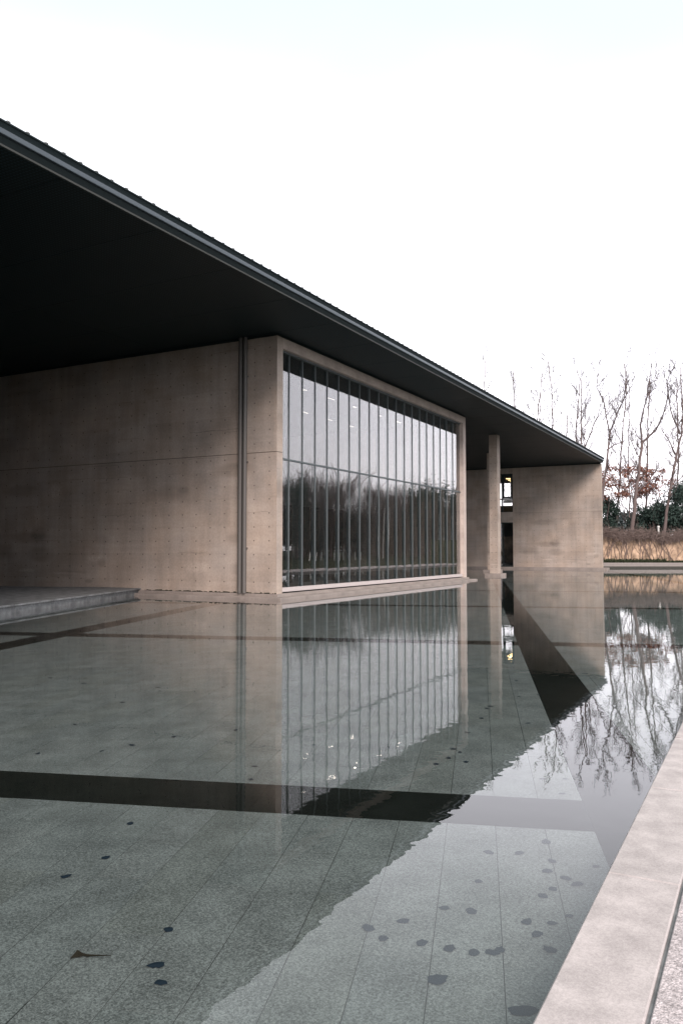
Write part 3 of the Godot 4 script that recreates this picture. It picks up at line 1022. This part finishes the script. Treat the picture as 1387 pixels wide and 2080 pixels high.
# stems: lists of points (x, y) at the tree's own depth; the trunk is the first
func poplar(label: String, depth: float, base_y: float, r0: float, stems: Array, seed_: int, density := 1.0) -> void:
	var r := RandomNumberGenerator.new()
	r.seed = seed_
	var foot: Vector2 = stems[0][0]
	var t := thing("poplar_tree", label, "tree", shift(foot.x, base_y, -depth), "bare poplars behind the vine wall")
	var trunk := MB.new()
	var crown := MB.new()
	for s in stems.size():
		var pts: Array = stems[s].duplicate()
		if s == 0:
			var q: Vector2 = pts[0]
			if q.y > base_y: pts.push_front(Vector2(q.x - (pts[1].x - q.x) * 0.25, base_y))
		var total := 0.0
		for k in pts.size() - 1: total += pts[k].distance_to(pts[k + 1])
		var path := PackedVector3Array()
		var radii := PackedFloat32Array()
		var run := 0.0
		var zoff := 0.0
		var top: float = 0.045 if depth > 81.0 else 0.035
		r0 *= 0.88 if s == 0 else 1.0
		var rr := r0 if s == 0 else r0 * 0.55
		var ends_low: bool = s == 0 and stems.size() > 1 and stems[1][0].distance_to(pts[pts.size() - 1]) < 0.6
		if ends_low: top = r0 * 0.55
		for k in pts.size() - 1:
			var n: int = maxi(2, int(pts[k].distance_to(pts[k + 1]) / 0.8))
			for j in n + (1 if k == pts.size() - 2 else 0):
				var f := float(j) / n
				var q: Vector2 = pts[k].lerp(pts[k + 1], f)
				var along: float = run + pts[k].distance_to(pts[k + 1]) * f
				zoff += r.randf_range(-0.06, 0.06)
				path.append(Vector3(q.x - foot.x + r.randf_range(-0.05, 0.05), q.y - base_y, zoff if s == 0 else zoff * 1.5))
				radii.append(lerpf(rr, top, pow(along / total, 0.8)))
			run += pts[k].distance_to(pts[k + 1])
		(trunk if s == 0 else crown).tube(path, radii, 7 if s == 0 else 5)
		for k in range(1, path.size()):
			var frac := float(k) / path.size()
			if path[k].y < 3.5 or radii[k] > 0.2: continue
			for q in 2:
				if r.randf() > 0.6 * density: continue
				var a := r.randf() * TAU
				limb(crown, path[k], Vector3(cos(a), r.randf_range(0.7, 1.6), sin(a) * 0.8), r.randf_range(1.2, 3.4) * (1.1 - 0.55 * frac), clampf(radii[k] * 0.5, 0.028, 0.06), 0, 2, r, 0.10, 0.55, 0.016)
	part("trunk", trunk, M.bark, t)
	part("crown", crown, M.twig, t)


func V(a: Array) -> Array:
	var out := []
	for k in range(0, a.size(), 2): out.append(Vector2(a[k], a[k + 1]))
	return out


func trees() -> void:
	var y := 2.6
	poplar("tall forked bare poplar leaning out just right of the roof end", 78.0, y, 0.17, [V([25.5, 6.4, 26.0, 9.9, 26.4, 13.1]), V([26.4, 13.1, 25.9, 16.0, 25.2, 17.6, 25.3, 19.6]), V([26.4, 13.1, 27.2, 15.0, 27.9, 16.5, 28.2, 19.3]), V([26.1, 11.4, 26.8, 11.9, 27.5, 12.2])], 1)
	poplar("slim straight bare poplar between the two forked ones right of the roof end", 84.0, y, 0.13, [V([28.6, y, 29.0, 4.3, 29.4, 8.7, 29.9, 15.1, 30.3, 18.8, 30.1, 21.4])], 2)
	poplar("stoutest forked bare poplar on the far bank with a low limb to the right", 76.0, y, 0.24, [V([27.6, y, 27.7, 3.8, 28.1, 7.1, 28.8, 11.9]), V([28.8, 11.9, 28.7, 13.5, 29.3, 16.3, 29.8, 19.5]), V([28.8, 11.9, 30.2, 13.1, 31.0, 15.1, 31.4, 17.0]), V([28.2, 7.1, 29.2, 8.0, 30.8, 9.0])], 3)
	poplar("slim bare poplar close behind the right side of the stoutest poplar", 82.0, y, 0.14, [V([31.1, y, 31.2, 4.1, 31.5, 10.3, 31.7, 14.8, 31.9, 17.7, 32.0, 19.5])], 4)
	poplar("bare poplar leaning right above the dark evergreen shrub, with a crooked left fork", 77.0, y, 0.2, [V([31.0, y, 31.6, 6.4, 32.4, 10.8, 32.9, 12.8, 33.1, 14.8, 33.0, 19.4]), V([32.4, 10.8, 31.9, 11.9, 31.4, 12.8]), V([32.9, 12.8, 32.0, 15.3, 31.7, 18.0])], 5)
	poplar("straight thin bare poplar behind the dark evergreen shrub", 88.0, y, 0.13, [V([37.0, y, 37.1, 7.1, 37.3, 12.8, 37.3, 18.6, 37.3, 20.6])], 6)
	poplar("bare poplar cut by the right edge of the photo", 80.0, y, 0.2, [V([34.2, y, 34.3, 4.8, 34.5, 11.8, 34.5, 17.1])], 7)
	poplar("bare poplar behind the low end of the roof, left of a close pair", 84.0, y, 0.14, [V([24.7, y, 24.8, 10.5, 24.9, 14.5, 25.4, 19.7, 25.1, 21.0])], 8)
	poplar("bare poplar behind the low end of the roof, right of a close pair", 82.0, y, 0.15, [V([24.6, y, 24.7, 10.3, 24.8, 14.8, 24.9, 19.3]), V([24.8, 11.2, 25.4, 12.8, 26.5, 15.3, 26.9, 16.8])], 9)
	poplar("tall thin bare poplar over the roof, the taller of two left of the close pair", 86.0, y, 0.14, [V([22.8, y, 22.9, 10.7, 22.9, 14.9, 22.8, 19.2, 22.5, 22.3])], 10)
	poplar("thin bare poplar over the roof with a bend to the right at its top", 90.0, y, 0.13, [V([22.1, y, 22.2, 13.1, 22.3, 17.1, 22.8, 20.6, 22.9, 21.8])], 11)
	poplar("densely twigged bare poplar top showing over the middle of the roof slope", 92.0, y, 0.13, [V([20.0, y, 20.0, 15.4, 20.1, 18.8, 20.0, 22.5])], 12, 1.3)
	poplar("faint wide bare poplar top farthest left above the roof edge", 95.0, y, 0.13, [V([17.1, y, 17.2, 17.9, 17.2, 21.5, 17.4, 25.0])], 13)
	for e in [[27.2, 97.0, 16.5, "slender"], [30.9, 102.0, 18.0, "slender"], [36.0, 100.0, 20.0, "slender"], [24.9, 101.0, 19.5, "slender"]]:
		var k: int = taken.get("poplar_tree", 0) - 13
		poplar("slender pale poplar in the hazy back row, %s planted from the roof side" % ORD[[1, 2, 3, 0][k]], e[1], y, 0.10, [V([e[0], y, e[0] + 0.3, 8.0, e[0] + 0.2, 13.0, e[0] + 0.5, e[2] + 2.0])], 60 + k)
	# evergreen shrubs and rusty-leaved trees between the poplars
	bush("evergreen_bush", "large dark evergreen shrub at the right edge of the far bank", "shrub", Vector3(33.6, 2.6, -78.5), Vector3(3.2, 5.6, 2.4), 13000, "evergreen", 0.27, 1)
	bush("evergreen_bush", "dark evergreen shrub beside the large one, lower and left of it", "shrub", Vector3(30.6, 2.6, -79.5), Vector3(1.7, 3.6, 1.6), 5000, "evergreen", 0.24, 2)
	bush("evergreen_bush", "grey green evergreen shrub tucked behind the corner of the end wing", "shrub", Vector3(26.0, 2.6, -79.0), Vector3(1.3, 4.6, 1.5), 6000, "evergreen", 0.24, 3)
	for e in [[26.9, -80.0, 7.2, 21, "small tree with scattered rusty leaves just right of the end wing"], [29.6, -81.0, 8.4, 22, "small tree with a dense rusty leaf cluster right of the stoutest poplar"], [31.9, -82.0, 8.6, 23, "small tree with rusty leaves above the dark evergreen shrub"]]:
		rusty(e[4], Vector3(e[0], 2.6, e[1]), e[2], e[3])
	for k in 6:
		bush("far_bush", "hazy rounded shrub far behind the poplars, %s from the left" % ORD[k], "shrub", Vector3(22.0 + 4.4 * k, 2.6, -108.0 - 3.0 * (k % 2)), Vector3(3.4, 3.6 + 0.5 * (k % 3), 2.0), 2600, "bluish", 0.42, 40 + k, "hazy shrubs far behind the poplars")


func bush(called: String, label: String, category: String, at: Vector3, size: Vector3, count: int, m: String, leaf: float, seed_: int, group := "") -> void:
	var r := RandomNumberGenerator.new()
	r.seed = 100 + seed_
	var t := thing(called, label, category, Transform3D(Basis(), at), group)
	var st := MB.new()
	for k in 6:
		var a := TAU * k / 6.0 + r.randf()
		limb(st, Vector3(cos(a) * 0.15, 0, sin(a) * 0.15), Vector3(cos(a) * 0.7, 1.3, sin(a) * 0.7), size.y * 0.8, 0.07, 0, 1, r, 0.05, 0.6)
	part("stems", st, M.bark, t)
	var mb := MB.new()
	var clumps := []
	for k in 38:
		var d := Vector3(r.randf_range(-1, 1), r.randf_range(-0.8, 1), r.randf_range(-1, 1))
		if d.length() > 1.0: d = d.normalized() * r.randf_range(0.6, 1.0)
		clumps.append([Vector3(d.x * size.x, size.y * 0.52 + d.y * size.y * 0.46, d.z * size.z), r.randf_range(0.16, 0.34), r.randf_range(0.55, 1.5)])
	for k in count:
		var c: Array = clumps[r.randi() % clumps.size()]
		var d := Vector3(r.randfn(), r.randfn(), r.randfn()) * 0.55
		var p: Vector3 = c[0] + Vector3(d.x * size.x * c[1], d.y * size.y * 0.5 * c[1], d.z * size.z * c[1])
		if p.y < 0.05: p.y = 0.05 + r.randf() * 0.3
		var v := r.randf_range(0.7, 1.3) * float(c[2])
		mb.col = Color(v, v, v)
		var al := Vector3(r.randfn(), r.randfn() - 0.2, r.randfn()).normalized() * leaf * r.randf_range(0.7, 1.3)
		mb.leaf(p, al, al.cross(Vector3(r.randfn(), r.randfn(), r.randfn())).normalized() * leaf * 0.27)
	part("foliage", mb, M[m], t)


func rusty(label: String, at: Vector3, tall: float, seed_: int) -> void:
	var r := RandomNumberGenerator.new()
	r.seed = 300 + seed_
	var t := thing("rusty_tree", label, "tree", Transform3D(Basis(), at), "small trees with rusty leaves on the far bank")
	var st := MB.new()
	for k in 5:
		var a := TAU * k / 5.0 + r.randf()
		limb(st, Vector3(cos(a) * 0.1, 0, sin(a) * 0.1), Vector3(cos(a) * 0.42, 1.5, sin(a) * 0.42), tall * r.randf_range(0.62, 0.85), 0.06, 0, 2, r, 0.07, 0.5)
	part("stems", st, M.twig, t)
	var mb := MB.new()
	for c in 13:
		var o := Vector3(r.randf_range(-1.9, 1.9), tall * r.randf_range(0.52, 0.92), r.randf_range(-1.2, 1.2))
		var big := r.randf_range(0.2, 0.6)
		for k in int(230 * big):
			var p := o + Vector3(r.randfn(), r.randfn() * 0.7, r.randfn()) * big * 0.65
			var v := r.randf_range(0.5, 1.4)
			mb.col = Color(v, v * r.randf_range(0.8, 1.1), v)
			var al := Vector3(r.randfn(), r.randfn() - 0.5, r.randfn()).normalized() * 0.22
			mb.leaf(p, al, al.cross(Vector3(r.randfn(), r.randfn(), 0.3)).normalized() * 0.085)
	part("leaves", mb, M.rust, t)


# ---------------------------------------------------------------- the grove across the pool that the glass wall mirrors
func grove() -> void:
	# lawn rising behind the pavement
	var m := MB.new()
	m.quad(Vector3(-80, 0.07, 17.0), Vector3(160, 0.07, 17.0), Vector3(160, 0.85, 38.0), Vector3(-80, 0.85, 38.0), Vector3.UP)
	m.quad(Vector3(-80, 0.85, 38.0), Vector3(160, 0.85, 38.0), Vector3(160, 1.6, 400.0), Vector3(-80, 1.6, 400.0), Vector3.UP)
	tag(part("lawn", m, M.lawn, null, bframe), "dull winter lawn rising behind the pavement", "", "", "structure")
	var r := RandomNumberGenerator.new()
	r.seed = 555
	# one wide bare tree and its copies
	var proto: Node3D = null
	var words := ["leftmost of the row mirrored in the glass", "mirrored in the third to fifth panes from the left", "second of the mirrored row, a little behind its neighbours", "mirrored left of the middle of the glass, low crown", "mirrored left of the middle of the glass, tall crown", "mirrored in the middle of the glass", "mirrored just right of the middle of the glass", "behind the dark conifer in the middle of the glass", "mirrored right of the dark conifer", "mirrored between the conifer and the dense dark trees", "mirrored over the dense dark trees at the right", "mirrored in the last panes at the right", "standing past the right end of the mirrored row"]
	var us := [44.0, 54.5, 57.5, 62.5, 66.0, 70.0, 72.5, 76.0, 82.0, 85.0, 92.0, 101.0, 110.0]
	for k in 13:
		var at := Vector3(us[k], 0.8, 30.0 + r.randf_range(-1.0, 6.0))
		var label: String = "wide bare tree across the pool, " + words[k]
		var t: Node3D
		if proto == null:
			proto = thing("bare_tree", label, "tree", Transform3D(), "wide bare trees across the pool")
			t = proto
			var trunk := MB.new()
			trunk.tube(PackedVector3Array([Vector3.ZERO, Vector3(0.1, 1.2, 0), Vector3(0.05, 2.4, 0.1)]), PackedFloat32Array([0.24, 0.19, 0.16]), 8)
			part("trunk", trunk, M.bark, t)
			var crown := MB.new()
			for q in 14:
				var a := TAU * q / 14.0 * 3.0 + r.randf()
				limb(crown, Vector3(0.05, 1.5 + 0.16 * q, 0.05), Vector3(cos(a) * 0.62, 1.25 - 0.02 * q, sin(a) * 0.62), r.randf_range(5.6, 6.6) - 0.14 * q, 0.10, 0, 3, r, 0.02, 0.62, 0.02)
			part("crown", crown, M.twig, t)
		else:
			t = proto.duplicate()
			t.name = numbered("bare_tree")
			t.set_meta("label", label)
			add_child(t, true)
		var s := r.randf_range(0.78, 0.98)
		t.transform = bframe * Transform3D(Basis(Vector3.UP, r.randf() * TAU).scaled(Vector3(s, s, s)), at)
	for e in [[50.0, 29.0, 9.0, "mirrored in the first panes at the left"], [79.0, 28.0, 10.0, "mirrored in the middle of the glass"], [87.0, 29.0, 10.5, "first of the dense group mirrored at the right"], [93.0, 30.0, 11.5, "second of the dense group mirrored at the right"], [98.0, 29.0, 10.5, "third of the dense group mirrored at the right"], [104.0, 30.0, 11.5, "last of the dense group mirrored at the right"]]:
		bush("conifer", "dark conifer across the pool, " + e[3], "tree", bframe * Vector3(e[0], 0.7, e[1]), Vector3(1.7 if e[0] < 85.0 else 2.9, e[2], 1.7), 2600 if e[0] < 85.0 else 4200, "evergreen", 0.34, int(e[0]), "dark conifers across the pool")
	for k in 18:
		bush("hedge_shrub", "dark hedge shrub across the pool, %s from the left in the glass" % ORD[k], "shrub", bframe * Vector3(42.0 + 4.2 * k, 0.7, 35.0 + r.randf_range(-1, 2)), Vector3(2.8, r.randf_range(4.6, 6.6), 1.8), 3000, "hedge", 0.5, 60 + k, "hedge shrubs across the pool")
	for k in 5:
		var s := MB.new()
		s.tube(PackedVector3Array([Vector3.ZERO, Vector3(0.3 - 0.13 * k, 0.85, 0)]), PackedFloat32Array([0.10, 0.08]), 7)
		tag(part("white_stake", s, M.white_paint, null, bframe * shift(44.5 + 3.1 * k + 2.0 * r.randf(), 0.45, 25.0 + r.randf() * 2.0)), "short white stake on the lawn across the pool, %s from the left in the glass" % ORD[k], "post", "white stakes on the lawn")
	for e in [[65.0, 1.2, "in the sixth pane from the left"], [86.0, -0.9, "left of the dense dark trees"], [90.0, 0.8, "in front of the dense dark trees"], [101.0, 0.7, "near the right end of the glass"]]:
		var s := MB.new()
		s.tube(PackedVector3Array([Vector3.ZERO, Vector3(e[1] * 0.5, 2.9, 0.1), Vector3(e[1], 6.2, 0)]), PackedFloat32Array([0.13, 0.10, 0.05]), 7)
		tag(part("leaning_trunk", s, M.white_paint, null, bframe * shift(e[0], 0.5, 26.5)), "pale leaning bare trunk mirrored " + e[2], "tree trunk", "pale leaning trunks on the lawn")


# ---------------------------------------------------------------- fallen leaves on the pool floor
func leaf_shape(seed_: int) -> ArrayMesh:
	var r := RandomNumberGenerator.new()
	r.seed = seed_
	var m := MB.new()
	var n := 14
	var ring := []
	for k in n:
		var a := TAU * k / n
		var rad := 0.5 * (1.0 + 0.17 * r.randf_range(-1, 1)) * (1.0 + (0.1 + 0.09 * (seed_ % 6)) * cos(a) * cos(a))
		ring.append(Vector3(cos(a) * rad, 0.03 * r.randf(), sin(a) * rad * 1.1))
	ring[0] *= 1.15 + 0.1 * (seed_ % 4)
	for k in n:
		m.tri(Vector3(0, 0.09, 0), ring[k], ring[(k + 1) % n], Vector3.UP)
		m.tri(Vector3(0, -0.01, 0), ring[k], ring[(k + 1) % n], Vector3.DOWN)
	return m.done()


func leaves() -> void:
	var shapes := []
	for k in 6: shapes.append(leaf_shape(900 + k))
	var lm := mat(0.012, 0.020, 0.028, 0.9, 0.0)
	var r := RandomNumberGenerator.new()
	r.seed = 44
	var sets := [
		["dark sunken leaf in front of the near dark strip", 0.055, [-1.29, -4.95, -1.28, -4.41, -1.41, -4.16, -0.76, -3.59, -0.74, -3.29, -0.7, -3.16]],
		["dark sunken leaf just behind the near dark strip", 0.05, [-0.67, -6.24, -0.66, -5.89, -2.49, -6.63, -1.99, -6.71]],
		["small dark sunken leaf left of the reflected glass wall", 0.05, [-2.55, -7.72, -1.79, -6.91, -1.5, -7.22, -0.98, -7.49, -2.15, -9.53, -0.24, -6.91, -0.52, -7.99]],
		["tiny dark sunken leaf far back near the porch platform", 0.06, [-3.33, -10.48, -3.8, -10.52, -3.59, -10.64, -3.23, -10.09, -5.17, -12.59, -2.23, -9.77, -2.65, -11.78, -2.4, -8.83, -1.44, -9.8, -1.22, -10.4, -1.14, -11.39]],
		["dark sunken leaf on slabs below the reflected pillar", 0.055, [0.31, -8.48, 0.4, -6.84, 0.74, -6.31, 0.94, -6.78, 0.98, -6.68, 0.98, -6.37, 0.86, -6.49, 1.53, -8.5, 1.59, -8.61, 1.39, -8.01, 1.15, -7.39, 1.8, -7.78, 2.02, -9.18, 2.23, -10.28, 2.27, -9.28]],
		["faint sunken leaf in the sky reflection beyond the near dark strip", 0.05, [1.46, -5.9, 1.63, -5.9, 1.51, -5.55]],
		["bluish sunken leaf in the sky reflection beside the kerb", 0.06, [1.17, -4.64, 1.13, -4.36, 1.07, -4.23, 1.34, -4.29, 1.14, -4.14, 1.18, -4.07, 1.04, -4.01, 0.97, -3.93, 1.04, -3.72, 0.83, -3.66, 0.94, -3.65, 0.85, -3.55, 0.87, -3.41]],
		["bluish sunken leaf in the sky reflection away from the kerb", 0.065, [0.81, -4.49, 0.98, -4.48, 0.69, -4.1, 0.48, -3.8, 0.6, -3.77, 0.28, -3.67, 0.12, -3.6, 0.18, -3.51, 0.34, -3.47]],
		["bluish sunken leaf of the near row in the sky reflection", 0.068, [0.45, -3.42, 0.55, -3.39, 0.62, -3.39, 0.66, -3.41]],
	]
	for s in sets:
		var spots := []
		for k in range(0, s[2].size(), 2): spots.append(Vector2(s[2][k], s[2][k + 1]))
		spots.sort_custom(func(p, q): return p.y > q.y)
		for k in spots.size():
			var size: float = s[1] * r.randf_range(0.5, 0.78)
			var at := Transform3D(Basis(Vector3.UP, r.randf() * TAU).scaled(Vector3(size, size, size)), Vector3(spots[k].x, FLOOR_Y + 0.003, spots[k].y))
			tag(obj("sunken_leaf", shapes[r.randi() % 6], lm, null, at), s[0] + ", %s from the front" % ORD[k], "leaf", s[0].replace("leaf", "leaves"))
	tag(obj("sunken_leaf", shapes[2], lm, null, Transform3D(Basis(Vector3.UP, 0.5).scaled(Vector3(0.06, 0.06, 0.06)), Vector3(0.37, FLOOR_Y + 0.003, -3.18))), "single bluish sunken leaf in front of the near row", "leaf")
	tag(obj("sunken_leaf", shapes[4], lm, null, Transform3D(Basis(Vector3.UP, 0.1).scaled(Vector3(0.078, 0.06, 0.06)), Vector3(0.66, FLOOR_Y + 0.003, -2.97))), "largest dark sunken leaf against the kerb at the bottom of the photo", "leaf")
	# a curled leaf with a long stalk, half folded, lying near the lower left
	var m := MB.new()
	var tip := Vector3(0.035, 0.004, 0.004)
	m.tri(Vector3(-0.028, 0.0, 0.02), Vector3(-0.008, 0.02, -0.01), tip, Vector3(0, 0.6, 0.8))
	m.tri(Vector3(-0.028, 0.0, 0.02), Vector3(-0.008, 0.02, -0.01), Vector3(-0.02, 0.0, -0.022), Vector3(-0.7, 0.6, -0.1))
	m.tri(Vector3(-0.008, 0.02, -0.01), Vector3(-0.02, 0.0, -0.022), tip, Vector3(0, 0.6, -0.8))
	m.tube(PackedVector3Array([Vector3(0.0, 0.01, 0.0), tip, Vector3(0.09, 0.006, 0.008), Vector3(0.135, 0.003, 0.004)]), PackedFloat32Array([0.006, 0.005, 0.0025, 0.001]), 5)
	tag(part("curled_leaf", m, mat(0.018, 0.017, 0.013, 0.9, 0.0), null, shift(-1.08, FLOOR_Y + 0.003, -3.36)), "dark folded leaf with a long stalk at the lower left", "leaf")
